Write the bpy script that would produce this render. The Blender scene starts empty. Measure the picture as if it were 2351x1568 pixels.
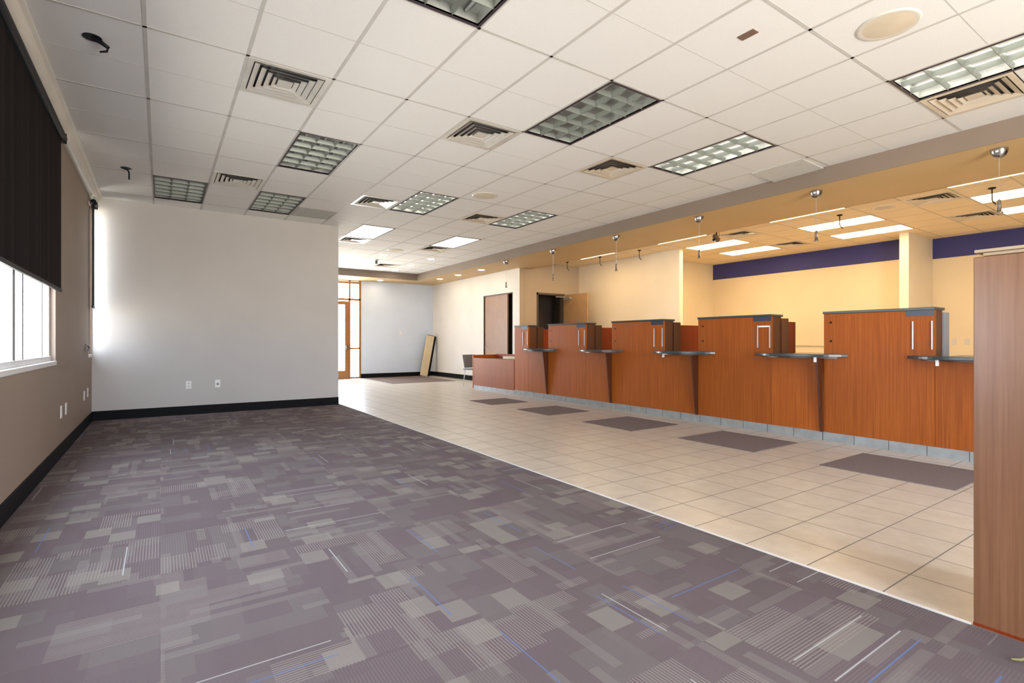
import bpy, bmesh, math, random
from mathutils import Vector, Matrix
random.seed(7)
S = bpy.context.scene
COL = S.collection

# ------------------------------------------------------------------ camera, light, exposure
CAM_H = 1.135
cam_d = bpy.data.cameras.new('camera'); cam = bpy.data.objects.new('camera', cam_d); COL.objects.link(cam)
cam_d.sensor_width = 36.0; cam_d.lens = 1190.93 / 2351 * 36.0
cam_d.clip_start = 0.05; cam_d.clip_end = 300
cam.location = (0, 0, CAM_H)
cam.rotation_euler = (math.radians(90), 0, -0.5954)
S.camera = cam
S.view_settings.view_transform = 'Standard'
S.view_settings.look = 'None'
S.view_settings.gamma = 1
S.view_settings.use_curve_mapping = False
S.view_settings.exposure = 0.58

def make_world(up, down):
    w = bpy.data.worlds.new('sky'); S.world = w; w.use_nodes = True
    nt = w.node_tree; nt.nodes.clear()
    tc = nt.nodes.new('ShaderNodeTexCoord'); sp = nt.nodes.new('ShaderNodeSeparateXYZ')
    mr = nt.nodes.new('ShaderNodeMapRange'); mr.inputs[1].default_value = -0.03; mr.inputs[2].default_value = 0.06
    mx = nt.nodes.new('ShaderNodeMix'); mx.data_type = 'RGBA'
    mx.inputs[6].default_value = (*down, 1); mx.inputs[7].default_value = (*up, 1)
    bg = nt.nodes.new('ShaderNodeBackground'); out = nt.nodes.new('ShaderNodeOutputWorld')
    L = nt.links.new
    L(tc.outputs['Generated'], sp.inputs[0]); L(sp.outputs[2], mr.inputs[0]); L(mr.outputs[0], mx.inputs[0])
    L(mx.outputs[2], bg.inputs[0]); L(bg.outputs[0], out.inputs[0])
make_world((12.5, 14.2, 17.0), (17.5, 16.2, 14.2))

def portal(loc, rot, sx, sy):
    l = bpy.data.lights.new('window_portal', 'AREA'); l.shape = 'RECTANGLE'; l.size = sx; l.size_y = sy
    l.cycles.is_portal = True
    o = bpy.data.objects.new('window_portal', l); COL.objects.link(o); o.location = loc; o.rotation_euler = rot

WARM = (1.0, 0.69, 0.36)
LAMP_TELLER = 9.5
LAMP_LOBBY = 2.0
LAMP_CAN = 35.0

# ------------------------------------------------------------------ node helpers
class NT:
    def __init__(s, name):
        s.m = bpy.data.materials.new(name); s.m.use_nodes = True
        s.t = s.m.node_tree; s.t.nodes.clear()
        s.out = s.n('ShaderNodeOutputMaterial'); s.b = s.n('ShaderNodeBsdfPrincipled')
        s.l(s.b.outputs[0], s.out.inputs[0])
    def n(s, k): return s.t.nodes.new(k)
    def l(s, a, b): s.t.links.new(a, b)
    def val(s, inp, v):
        if v is None: return
        if hasattr(v, 'is_linked') or hasattr(v, 'links'): s.l(v, inp)
        else: inp.default_value = v
    def math(s, op, a, b=None, c=None, clamp=False):
        n = s.n('ShaderNodeMath'); n.operation = op; n.use_clamp = clamp
        s.val(n.inputs[0], a); s.val(n.inputs[1], b); s.val(n.inputs[2], c); return n.outputs[0]
    def coord(s, kind='Object'):
        if kind == 'World': return s.n('ShaderNodeNewGeometry').outputs['Position']
        return s.n('ShaderNodeTexCoord').outputs[kind]
    def sep(s, v):
        n = s.n('ShaderNodeSeparateXYZ'); s.l(v, n.inputs[0]); return n.outputs[0], n.outputs[1], n.outputs[2]
    def comb(s, x, y, z=0.0):
        n = s.n('ShaderNodeCombineXYZ'); s.val(n.inputs[0], x); s.val(n.inputs[1], y); s.val(n.inputs[2], z); return n.outputs[0]
    def white(s, v):
        n = s.n('ShaderNodeTexWhiteNoise'); n.noise_dimensions = '3D'; s.l(v, n.inputs[0]); return n.outputs[0], n.outputs[1]
    def mapping(s, v, sc=(1, 1, 1), loc=(0, 0, 0)):
        n = s.n('ShaderNodeMapping'); s.l(v, n.inputs[0]); n.inputs['Scale'].default_value = sc; n.inputs['Location'].default_value = loc; return n.outputs[0]
    def noise(s, v, scale=5, detail=4, rough=0.5):
        n = s.n('ShaderNodeTexNoise'); s.l(v, n.inputs['Vector']); n.inputs['Scale'].default_value = scale
        n.inputs['Detail'].default_value = detail; n.inputs['Roughness'].default_value = rough; return n.outputs[0]
    def mix(s, f, a, b):
        n = s.n('ShaderNodeMix'); n.data_type = 'RGBA'; s.val(n.inputs[0], f)
        for i, c in ((6, a), (7, b)):
            if isinstance(c, (tuple, list)): n.inputs[i].default_value = (*c[:3], 1)
            else: s.l(c, n.inputs[i])
        return n.outputs[2]
    def ramp(s, f, stops):
        n = s.n('ShaderNodeValToRGB'); s.l(f, n.inputs[0]); e = n.color_ramp.elements
        while len(e) < len(stops): e.new(0.5)
        for k, (p, c) in enumerate(stops): e[k].position = p; e[k].color = (*c, 1)
        return n.outputs[0]
    def bump(s, h, strength=0.2, dist=0.002):
        n = s.n('ShaderNodeBump'); n.inputs['Strength'].default_value = strength; n.inputs['Distance'].default_value = dist
        s.l(h, n.inputs['Height']); s.l(n.outputs[0], s.b.inputs['Normal'])
    def base(s, c):
        if isinstance(c, (tuple, list)): s.b.inputs['Base Color'].default_value = (*c[:3], 1)
        else: s.l(c, s.b.inputs['Base Color'])
    def set(s, rough=0.6, metal=0.0, spec=0.5, coat=0.0):
        s.b.inputs['Roughness'].default_value = rough; s.b.inputs['Metallic'].default_value = metal
        s.b.inputs['Specular IOR Level'].default_value = spec; s.b.inputs['Coat Weight'].default_value = coat
        return s.m

def plain(name, c, rough=0.6, metal=0.0, spec=0.5, var=0.06, vscale=6):
    t = NT(name); n = t.noise(t.coord('World'), vscale, 3)
    a = tuple(max(0, x * (1 - var)) for x in c); b = tuple(min(1, x * (1 + var)) for x in c)
    t.base(t.ramp(n, [(0.3, a), (0.7, b)])); return t.set(rough, metal, spec)
def paint(name, c, rough=0.55, bump=0.08):
    t = NT(name); v = t.coord('World'); n = t.noise(v, 1.3, 3)
    a = tuple(x * 0.96 for x in c); b = tuple(min(1, x * 1.03) for x in c)
    t.base(t.ramp(n, [(0.3, a), (0.7, b)])); t.bump(t.noise(v, 180, 2), bump, 0.001); return t.set(rough, spec=0.35)
def emit(name, c, strength):
    t = NT(name); t.base(c); t.b.inputs['Emission Color'].default_value = (*c, 1); t.b.inputs['Emission Strength'].default_value = strength
    return t.set(0.5)

def wood_mat(name, dark, mid, light, rough=0.38, spec=0.5):
    t = NT(name); v = t.coord('World')
    g = t.noise(t.mapping(v, (60, 60, 1.3)), 1.0, 5, 0.55)
    fine = t.noise(t.mapping(v, (230, 230, 5)), 1.0, 3, 0.6)
    blot = t.noise(t.mapping(v, (2.2, 2.2, 0.9)), 1.0, 3, 0.5)
    c = t.ramp(g, [(0.12, dark), (0.5, mid), (0.88, light)])
    c = t.mix(t.math('MULTIPLY', t.math('SUBTRACT', fine, 0.40, clamp=True), 0.8), c, dark)
    bl = t.math('MULTIPLY', t.math('SUBTRACT', blot, 0.45, clamp=True), 1.6)
    c = t.mix(bl, c, tuple(x * 0.72 for x in mid))
    oi = t.n('ShaderNodeObjectInfo'); rv = t.math('ADD', 0.80, t.math('MULTIPLY', oi.outputs['Random'], 0.28))
    hs = t.n('ShaderNodeHueSaturation'); t.l(c, hs.inputs['Color']); t.l(rv, hs.inputs['Value']); c = hs.outputs[0]
    t.base(c); t.bump(fine, 0.06, 0.0006); return t.set(rough, spec=spec, coat=0.0)

def carpet_mat(name='carpet_tile', plainish=False):
    t = NT(name); p = t.coord('World'); x, y, z = t.sep(p)
    T = 0.61
    ix = t.math('FLOOR', t.math('DIVIDE', x, T)); iy = t.math('FLOOR', t.math('DIVIDE', y, T))
    fx = t.math('FRACT', t.math('DIVIDE', x, T)); fy = t.math('FRACT', t.math('DIVIDE', y, T))
    hv, hc = t.white(t.comb(ix, iy, 3.0))
    flip = t.math('GREATER_THAN', hv, 0.5)
    def lerp(a, b, f): return t.math('ADD', t.math('MULTIPLY', a, t.math('SUBTRACT', 1.0, f)), t.math('MULTIPLY', b, f))
    u = lerp(fx, fy, flip); w = lerp(fy, fx, flip)      # w runs along the stripes
    seed = t.math('ADD', t.math('MULTIPLY', ix, 7.31), t.math('MULTIPLY', iy, 3.17))
    def cell(nu, nw, off, k):
        cu = t.math('FLOOR', t.math('MULTIPLY', u, nu))
        h0, _ = t.white(t.comb(cu, seed, k + 0.5))
        cw = t.math('FLOOR', t.math('ADD', t.math('MULTIPLY', w, nw), t.math('MULTIPLY', h0, off)))
        h, _ = t.white(t.comb(cu, cw, t.math('ADD', seed, k)))
        return h
    a = cell(4, 2.6, 1.0, 1.0); b = cell(5, 3.4, 1.0, 11.0); c_ = cell(5, 4.0, 1.0, 23.0); d_ = cell(2, 2, 1.0, 31.0)
    purple = (0.128, 0.096, 0.104); brown = (0.124, 0.098, 0.100); tan = (0.215, 0.192, 0.170); green = (0.150, 0.130, 0.126)
    col = t.mix(a, purple, brown)
    col = t.mix(t.math('MULTIPLY', t.math('GREATER_THAN', b, 0.70), 0.6), col, green)
    col = t.mix(t.math('MULTIPLY', t.math('GREATER_THAN', c_, 0.91), 0.85), col, tan)
    # fine stripes
    st = t.math('LESS_THAN', t.math('FRACT', t.math('MULTIPLY', u, 46)), 0.36)
    msk = t.math('GREATER_THAN', d_, 0.5)
    msk2 = t.math('GREATER_THAN', cell(4, 2.6, 1.0, 47.0), 0.45)
    s1 = t.math('MULTIPLY', t.math('MULTIPLY', st, msk), msk2)
    col = t.mix(t.math('MULTIPLY', s1, 0.62), col, (0.29, 0.25, 0.225))
    # faint ribs everywhere, and thin long bands
    rib = t.math('LESS_THAN', t.math('FRACT', t.math('MULTIPLY', u, 52)), 0.5)
    col = t.mix(t.math('MULTIPLY', rib, t.math('MULTIPLY', cell(3, 3, 1.0, 57.0), 0.30)), col, (0.21, 0.185, 0.18))
    band = t.math('GREATER_THAN', cell(14, 1.6, 1.0, 63.0), 0.87)
    col = t.mix(t.math('MULTIPLY', band, 0.35), col, (0.23, 0.205, 0.19))
    # occasional long bright threads
    cu = t.math('FLOOR', t.math('MULTIPLY', u, 18)); fu = t.math('FRACT', t.math('MULTIPLY', u, 18))
    h, hcol = t.white(t.comb(cu, seed, 77.0))
    ln = t.math('MULTIPLY', t.math('GREATER_THAN', h, 0.93), t.math('LESS_THAN', t.math('ABSOLUTE', t.math('SUBTRACT', fu, 0.5)), 0.085))
    ext = t.math('LESS_THAN', t.math('ABSOLUTE', t.math('SUBTRACT', w, 0.5)), t.math('ADD', 0.22, t.math('MULTIPLY', hv, 0.28)))
    hb, _ = t.white(t.comb(cu, seed, 99.0))
    lc = t.mix(t.math('GREATER_THAN', hb, 0.6), (0.42, 0.42, 0.42), (0.10, 0.17, 0.36))
    col = t.mix(t.math('MULTIPLY', t.math('MULTIPLY', ln, ext), 0.8), col, lc)
    if plainish: col = t.mix(t.noise(p, 40, 2), (0.165, 0.125, 0.118), (0.21, 0.165, 0.155))
    n = t.noise(p, 420, 2, 0.7)
    col = t.mix(t.math('MULTIPLY', t.math('SUBTRACT', n, 0.5), 1.2, clamp=True), col, (0.3, 0.27, 0.26))
    t.base(col); t.bump(t.noise(p, 300, 2), 0.5, 0.003)
    m = t.set(1.0, spec=0.05)
    return m

def tile_floor_mat():
    t = NT('beige_floor_tile'); p = t.coord('World'); x, y, z = t.sep(p)
    T = 0.334
    u = t.math('DIVIDE', t.math('SUBTRACT', x, 2.69), T); v = t.math('DIVIDE', t.math('SUBTRACT', y, 1.005), T)
    g = 0.0105
    def line(q):
        f = t.math('ABSOLUTE', t.math('SUBTRACT', t.math('FRACT', q), 0.5)); return t.math('GREATER_THAN', f, 0.5 - g)
    gr = t.math('MAXIMUM', line(u), line(v))
    hv, _ = t.white(t.comb(t.math('FLOOR', u), t.math('FLOOR', v), 1.0))
    n = t.noise(p, 7, 5, 0.6)
    c = t.ramp(n, [(0.3, (0.48, 0.43, 0.36)), (0.7, (0.60, 0.545, 0.465))])
    c = t.mix(t.math('MULTIPLY', hv, 0.35), c, (0.47, 0.42, 0.35))
    c = t.mix(gr, c, (0.20, 0.175, 0.15)); t.base(c)
    t.l(t.math('ADD', 0.30, t.math('MULTIPLY', gr, 0.5)), t.b.inputs['Roughness'])
    t.bump(t.math('SUBTRACT', 1.0, gr), 0.3, 0.002)
    r = t.b.inputs['Roughness'].links[0]; m = t.m; t.b.inputs['Specular IOR Level'].default_value = 0.5
    return m

def fabric_dark():
    t = NT('dark_roller_fabric'); p = t.coord('World'); x, y, z = t.sep(p)
    n = t.noise(t.comb(0.0, t.math('MULTIPLY', y, 11.0), t.math('MULTIPLY', z, 0.1)), 1.0, 2)
    t.base(t.ramp(n, [(0.35, (0.006, 0.005, 0.005)), (0.65, (0.017, 0.013, 0.014))])); t.bump(t.noise(p, 500, 1), 0.2, 0.001)
    return t.set(0.85, spec=0.08)

M = {}
M['carpet'] = carpet_mat()
M['inset'] = carpet_mat('brown_inset_carpet', True)
M['tile'] = tile_floor_mat()
M['ceil'] = None
def ceil_mat(name='white_ceiling_tile', a=(0.65, 0.65, 0.645), b=(0.745, 0.745, 0.74)):
    t = NT(name); p = t.coord('World')
    n = t.noise(p, 260, 3, 0.8)
    t.base(t.ramp(n, [(0.35, a), (0.55, b)])); t.bump(n, 0.25, 0.002); return t.set(0.9, spec=0.2)
M['ceil'] = ceil_mat()
M['ceilwarm'] = ceil_mat('warm_glow_ceiling_tile', (0.78, 0.64, 0.42), (0.88, 0.74, 0.52))  # white tiles; the warm lamp glow is put into their colour
M['tbarwarm'] = plain('warm_glow_grid_metal', (0.62, 0.52, 0.38), 0.6, spec=0.2)  # grid metal carries the same lamp glow in its colour
M['tbar'] = plain('grey_white_grid_metal', (0.50, 0.49, 0.47), 0.6, spec=0.2)
M['taupe'] = paint('taupe_wall_paint', (0.285, 0.225, 0.18))
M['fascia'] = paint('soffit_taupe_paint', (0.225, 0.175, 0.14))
M['soffit'] = paint('soffit_warm_glow_paint', (0.54, 0.385, 0.20))  # same paint as the fascia, with warm lamp glow put into the colour
M['greige'] = paint('greige_wall_paint', (0.52, 0.50, 0.48))
M['paleblue'] = paint('pale_blue_wall_paint', (0.66, 0.74, 0.87))
M['offwhite'] = paint('offwhite_wall_paint', (0.74, 0.71, 0.66))
M['cream'] = paint('cream_wall_paint', (0.78, 0.71, 0.58))
M['gold'] = paint('golden_tan_wall_paint', (0.72, 0.62, 0.44))
M['navy'] = paint('navy_wall_paint', (0.040, 0.045, 0.19))
M['base'] = plain('black_rubber_base', (0.006, 0.006, 0.008), 0.6, spec=0.12)
M['trim'] = plain('cream_trim_paint', (0.62, 0.60, 0.54), 0.35, vscale=3)
M['tanstrip'] = paint('tan_strip_paint', (0.40, 0.34, 0.28))
M['wood'] = wood_mat('cherry_veneer', (0.18, 0.036, 0.0035), (0.36, 0.088, 0.0095), (0.47, 0.145, 0.020), 0.45, 0.18)
M['woodnear'] = wood_mat('cherry_veneer_panel', (0.16, 0.065, 0.028), (0.29, 0.130, 0.060), (0.38, 0.185, 0.095), 0.33, 0.6)
M['wooddark'] = wood_mat('dark_cherry_veneer', (0.05, 0.012, 0.004), (0.10, 0.026, 0.008), (0.16, 0.045, 0.012))
M['woodred'] = wood_mat('red_cherry_veneer', (0.20, 0.024, 0.005), (0.32, 0.05, 0.010), (0.38, 0.075, 0.018), 0.45, 0.2)
M['granite'] = plain('dark_green_granite', (0.030, 0.045, 0.050), 0.28, spec=0.5, var=0.5, vscale=180)
M['alu'] = plain('brushed_aluminium', (0.50, 0.49, 0.50), 0.4, 0.6)
M['black'] = plain('black_plastic', (0.006, 0.006, 0.009), 0.5, spec=0.25)
M['bluegrey'] = plain('blue_grey_slot', (0.02, 0.03, 0.06), 0.35)
M['blind'] = fabric_dark()
M['white'] = plain('white_plastic', (0.80, 0.79, 0.77), 0.4)
M['frame'] = plain('white_window_frame', (0.70, 0.70, 0.70), 0.4)
M['framedk'] = plain('grey_window_mullion', (0.22, 0.23, 0.25), 0.4)
M['orange'] = wood_mat('orange_oak', (0.30, 0.12, 0.03), (0.42, 0.19, 0.055), (0.50, 0.26, 0.09))
M['door'] = plain('brown_door_paint', (0.31, 0.175, 0.105), 0.5)
M['doortan'] = plain('tan_door_paint', (0.42, 0.26, 0.13), 0.45)
M['doordk'] = plain('dark_brown_frame', (0.10, 0.075, 0.06), 0.5)
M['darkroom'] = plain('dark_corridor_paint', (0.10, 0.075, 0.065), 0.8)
M['chrome'] = plain('satin_chrome', (0.42, 0.42, 0.43), 0.25, 1.0)
M['rim'] = plain('dark_fixture_rim', (0.05, 0.035, 0.045), 0.4, 0.3)
M['louver'] = plain('silver_louver', (0.21, 0.23, 0.21), 0.45, 0.35, var=0.03)
M['reflector'] = plain('fixture_reflector', (0.38, 0.40, 0.38), 0.5, 0.2, var=0.25, vscale=9)
M['tubeoff'] = plain('unlit_tube', (0.38, 0.40, 0.39), 0.5)
M['tubeon'] = emit('lit_tube', (1.0, 0.93, 0.84), 7.0)
M['tubeon2'] = emit('bright_lit_tube', (1.0, 0.95, 0.88), 14.0)
M['glowplate'] = emit('added_glow_plate', (1.0, 0.96, 0.9), 1.6)  # for the added plate that makes the far fixtures look lit
M['lens'] = emit('lit_teller_lens', WARM, LAMP_TELLER)
M['can'] = emit('downlight_lens', (1.0, 0.84, 0.62), LAMP_CAN)
M['vent'] = plain('vent_metal', (0.66, 0.645, 0.60), 0.3, 0.35)
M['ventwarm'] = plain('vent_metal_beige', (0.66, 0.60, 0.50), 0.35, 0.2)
M['ventdk'] = plain('vent_throat', (0.10, 0.10, 0.105), 0.6)
M['beigegr'] = plain('beige_speaker_grille', (0.60, 0.52, 0.40), 0.6)
M['greypanel'] = plain('grey_return_grille', (0.36, 0.36, 0.34), 0.6, vscale=30, var=0.15)
M['basetile'] = None
def basetile_mat():
    t = NT('grey_base_tile'); p = t.coord('World'); x, y, z = t.sep(p)
    f = t.math('ABSOLUTE', t.math('SUBTRACT', t.math('FRACT', t.math('DIVIDE', t.math('ADD', y, 0.01), 0.327)), 0.5))
    gr = t.math('GREATER_THAN', f, 0.488)
    t.base(t.mix(gr, t.ramp(t.noise(p, 9, 4), [(0.3, (0.22, 0.225, 0.215)), (0.7, (0.30, 0.30, 0.285))]), (0.08, 0.08, 0.08)))
    return t.set(0.3)
M['basetile'] = basetile_mat()
M['chairgrey'] = plain('grey_chair_shell', (0.15, 0.165, 0.19), 0.4)
M['boardface'] = plain('cream_board_face', (0.72, 0.58, 0.36), 0.6)
M['capcream'] = plain('cream_cap_laminate', (0.50, 0.40, 0.28), 0.5)
M['paper'] = plain('cream_cardboard', (0.68, 0.55, 0.38), 0.6)
M['stucco'] = plain('pale_outside_paving', (0.62, 0.60, 0.55), 0.9)
def glass_mat():
    t = NT('window_glass'); t.t.nodes.remove(t.b)
    tr = t.n('ShaderNodeBsdfTransparent'); gl = t.n('ShaderNodeBsdfGlossy'); gl.inputs['Roughness'].default_value = 0.02
    fr = t.n('ShaderNodeFresnel'); fr.inputs[0].default_value = 1.45
    mx = t.n('ShaderNodeMixShader'); t.l(t.math('MULTIPLY', fr.outputs[0], 0.3), mx.inputs[0]); t.l(tr.outputs[0], mx.inputs[1]); t.l(gl.outputs[0], mx.inputs[2])
    tr.inputs[0].default_value = (0.97, 0.98, 0.98, 1)
    t.l(mx.outputs[0], t.out.inputs[0]); return t.m
M['glass'] = glass_mat()

# ------------------------------------------------------------------ mesh helpers
class MB:
    def __init__(s): s.b = bmesh.new()
    def box(s, x0, x1, y0, y1, z0, z1, rot=None, piv=None):
        r = bmesh.ops.create_cube(s.b, size=1.0)['verts']
        for v in r: v.co = Vector(((x0 + x1) / 2 + v.co.x * (x1 - x0), (y0 + y1) / 2 + v.co.y * (y1 - y0), (z0 + z1) / 2 + v.co.z * (z1 - z0)))
        if rot is not None:
            pv = Vector(piv if piv else ((x0 + x1) / 2, (y0 + y1) / 2, (z0 + z1) / 2))
            for v in r: v.co = rot @ (v.co - pv) + pv
        return s
    def prism(s, pts, z0, z1):
        n = len(pts); lo = [s.b.verts.new((x, y, z0)) for x, y in pts]; hi = [s.b.verts.new((x, y, z1)) for x, y in pts]
        s.b.faces.new(list(reversed(lo))); s.b.faces.new(hi)
        for i in range(n): s.b.faces.new((lo[i], lo[(i + 1) % n], hi[(i + 1) % n], hi[i]))
        return s
    def hull(s, pts8):   # 8 points: bottom loop 4, top loop 4
        v = [s.b.verts.new(p) for p in pts8]
        for f in ((3, 2, 1, 0), (4, 5, 6, 7), (0, 1, 5, 4), (1, 2, 6, 5), (2, 3, 7, 6), (3, 0, 4, 7)): s.b.faces.new([v[i] for i in f])
        return s
    def sweep(s, prof, y0, y1):   # profile in x,z extruded along y
        n = len(prof); a = [s.b.verts.new((x, y0, z)) for x, z in prof]; c = [s.b.verts.new((x, y1, z)) for x, z in prof]
        s.b.faces.new(a); s.b.faces.new(list(reversed(c)))
        for i in range(n): s.b.faces.new((a[i], c[i], c[(i + 1) % n], a[(i + 1) % n]))
        return s
    def tube(s, pts, r, seg=10):
        pts = [Vector(p) for p in pts]; rings = []
        rr = r if isinstance(r, (list, tuple)) else [r] * len(pts)
        for i, p in enumerate(pts):
            d = (pts[min(i + 1, len(pts) - 1)] - pts[max(i - 1, 0)]).normalized()
            a = d.cross(Vector((0, 0, 1)));
            if a.length < 1e-3: a = d.cross(Vector((1, 0, 0)))
            a.normalize(); b = d.cross(a)
            rings.append([s.b.verts.new(p + (a * math.cos(k * 2 * math.pi / seg) + b * math.sin(k * 2 * math.pi / seg)) * rr[i]) for k in range(seg)])
        for i in range(len(rings) - 1):
            for k in range(seg): s.b.faces.new((rings[i][k], rings[i][(k + 1) % seg], rings[i + 1][(k + 1) % seg], rings[i + 1][k]))
        s.b.faces.new(rings[0][::-1]); s.b.faces.new(rings[-1]); return s
    def lathe(s, prof, c=(0, 0, 0), seg=28):   # prof: (r, z)
        rings = []
        for r, z in prof:
            if r < 1e-5: rings.append([s.b.verts.new((c[0], c[1], c[2] + z))])
            else: rings.append([s.b.verts.new((c[0] + r * math.cos(k * 2 * math.pi / seg), c[1] + r * math.sin(k * 2 * math.pi / seg), c[2] + z)) for k in range(seg)])
        for a, b in zip(rings[:-1], rings[1:]):
            for k in range(seg):
                k2 = (k + 1) % seg
                if len(a) == 1 and len(b) == 1: continue
                if len(a) == 1: s.b.faces.new((a[0], b[k2], b[k]))
                elif len(b) == 1: s.b.faces.new((a[k], a[k2], b[0]))
                else: s.b.faces.new((a[k], a[k2], b[k2], b[k]))
        return s
    def build(s, name, mat, parent=None, bevel=0.0, smooth=False):
        bmesh.ops.recalc_face_normals(s.b, faces=s.b.faces[:])
        me = bpy.data.meshes.new(name); s.b.to_mesh(me); s.b.free()
        if smooth:
            for f in me.polygons: f.use_smooth = True
        me.materials.append(mat); o = bpy.data.objects.new(name, me); COL.objects.link(o)
        if bevel:
            md = o.modifiers.new('bevel', 'BEVEL'); md.width = bevel; md.segments = 2; md.limit_method = 'ANGLE'
        if parent is not None: o.parent = parent
        return o
def box(*a): return MB().box(*a)

def thing(name, label, cat, loc=(0, 0, 0), rz=0, group=None):
    o = bpy.data.objects.new(name, None); COL.objects.link(o); o.location = loc; o.rotation_euler = (0, 0, rz)
    o.empty_display_size = 0.1; o['label'] = label; o['category'] = cat
    if group: o['group'] = group
    return o
def tag(o, label, cat, group=None):
    o['label'] = label; o['category'] = cat
    if group: o['group'] = group
    return o
def struct(name, mb, mat, label=None, parent=None, bevel=0.0, smooth=False):
    o = mb.build(name, mat, parent, bevel, smooth)
    if parent is None: o['kind'] = 'structure'
    if label: o['label'] = label; 
    if parent is None and label: o['category'] = name.split('_')[0]
    return o
def dup(root, loc, label, rz=None, group=None):
    r = root.copy(); COL.objects.link(r); r.location = loc; r['label'] = label
    if rz is not None: r.rotation_euler = (0, 0, rz)
    if group: r['group'] = group
    for ch in list(root.children):
        c = ch.copy(); COL.objects.link(c); c.parent = r
        for g in list(ch.children):
            d = g.copy(); COL.objects.link(d); d.parent = c
    return r

# ------------------------------------------------------------------ dimensions
H = 3.205; SZ = 3.01                  # ceiling, soffit underside
XL = -0.815; YB = 9.50; XP = 2.655      # window wall, partition wall, partition's free end
XC = 2.695                            # carpet / tile edge
XS = 6.54; XS2 = 7.93                 # soffit face and its far edge
YF = 14.85; YE = 15.9; XW = 7.56      # far fascia, end wall, white wall
YN = -3.2                             # wall behind the camera
X0, Y0, T = -0.0866, 4.18, 0.6096     # ceiling grid

# ------------------------------------------------------------------ floor
struct('floor_1', MB().box(XL - 0.1, XC, YN, YB + 0.1, -0.06, 0.0), M['carpet'], 'patchwork purple and taupe carpet tiles on the left')
struct('floor_2', MB().box(XC, 13.2, YN, YE + 0.1, -0.06, 0.0).box(XP - 0.12, XC, YB + 0.1, YE + 0.1, -0.06, 0.0), M['tile'], 'beige square tile floor along the counter')
struct('trim_2', MB().box(XC - 0.008, XC + 0.008, 0.69, YB + 0.1, 0.0, 0.004), M['frame'], 'thin pale edge strip between carpet and tile')

# ------------------------------------------------------------------ ceiling
fixtures = []   # (i, j, ni, nj) holes
lights = [(2, -4), (5, -2), (2, 2), (0, 6), (8, -2), (8, -6), (2, 6), (5, 4), (8, 4), (5, 8), (8, 8)]
vents = [(1, 0), (4, 0), (7, 0), (1, 5), (4, 5), (7, 5), (9, -5), (8, 10), (5, 10), (8, 15)]
holes = set()
for i, j in lights: holes |= {(i, j), (i, j + 1)}
for i, j in vents: holes.add((i, j))
holes.add((3, 7))
mb = MB(); tb = MB()
imin, imax = -1, 10; jmin, jmax = -12, 17
def quad(m, x0, x1, y0, y1, z):
    if x1 - x0 < 1e-4 or y1 - y0 < 1e-4: return
    m.b.faces.new([m.b.verts.new(p) for p in ((x0, y0, z), (x0, y1, z), (x1, y1, z), (x1, y0, z))])
def inside(xa, xb, ya, yb):
    return xb > XL and xa < XS
for i in range(imin, imax + 1):
    for j in range(jmin, jmax + 1):
        if (i, j) in holes: continue
        xa, xb, ya, yb = X0 + i * T, X0 + (i + 1) * T, Y0 + j * T, Y0 + (j + 1) * T
        xa, xb, ya, yb = max(xa, -0.70), min(xb, XS), max(ya, YN), min(yb, YF)
        if ya >= yb or xa >= xb: continue
        if ya >= YB and xb <= XP - 0.1: continue
        quad(mb, xa, xb, ya, yb, H + 0.002)
for i in range(imin + 1, imax + 1):
    x = X0 + i * T; tb.box(x - 0.012, x + 0.012, YN, YF if x > XP else YB, H, H + 0.002)
for j in range(jmin, jmax + 1):
    y = Y0 + j * T
    if y > YF: continue
    w = 0.011 if j % 2 == 0 else 0.003
    tb.box(-0.70 if y < YB else XP, XS, y - w, y + w, H + (0.0 if j % 2 == 0 else 0.0012), H + 0.002)
tb.box(-0.71, -0.69, YN, YB, H - 0.002, H + 0.006)
ce = struct('ceiling_1', mb, M['ceil'], 'white suspended ceiling tiles over the banking hall')
struct('ceiling_grid', tb, M['tbar'], 'pale ceiling grid', parent=ce)

# teller side ceiling
TX, TY = 9.60, 3.72
tl = [(0, 0), (2, 0), (2, 4), (0, 4), (0, -4), (2, -4), (-2, 0), (-2, 4), (-2, 8), (-2, -4)]
tl_lights = [(TX + a * T - (0.22 if a < 0 else 0), TY + b * T) for a, b in tl]
mb = MB(); tb = MB()
tv = [(-1, -2), (2, -2), (2, 3), (-1, 3)]
th = set()
for a, b in tl:
    if a >= 0: th |= {(a, b), (a, b + 1)}
th |= set(tv)
for i in range(-4, 7):
    for j in range(-14, 14):
        if (i, j) in th: continue
        xa, xb, ya, yb = max(TX + i * T, XS2 - 0.05), min(TX + (i + 1) * T, 13.0), max(TY + j * T, YN), min(TY + (j + 1) * T, 10.92)
        if xa < xb and ya < yb: quad(mb, xa, xb, ya, yb, H + 0.002)
for i in range(-2, 6): x = TX + i * T; tb.box(x - 0.011, x + 0.011, YN, 10.9, H, H + 0.002)
for j in range(-11, 12): y = TY + j * T; tb.box(XS2, 13.0, y - 0.009, y + 0.009, H, H + 0.002)
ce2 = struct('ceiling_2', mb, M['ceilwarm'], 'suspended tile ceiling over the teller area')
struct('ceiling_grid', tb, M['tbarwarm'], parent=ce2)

struct('roof', MB().box(XL - 0.3, 13.3, YN - 0.3, YE + 0.3, 3.5, 3.6), M['ventdk'])  # unseen slab added to stop sky light leaking in above the ceiling
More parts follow.
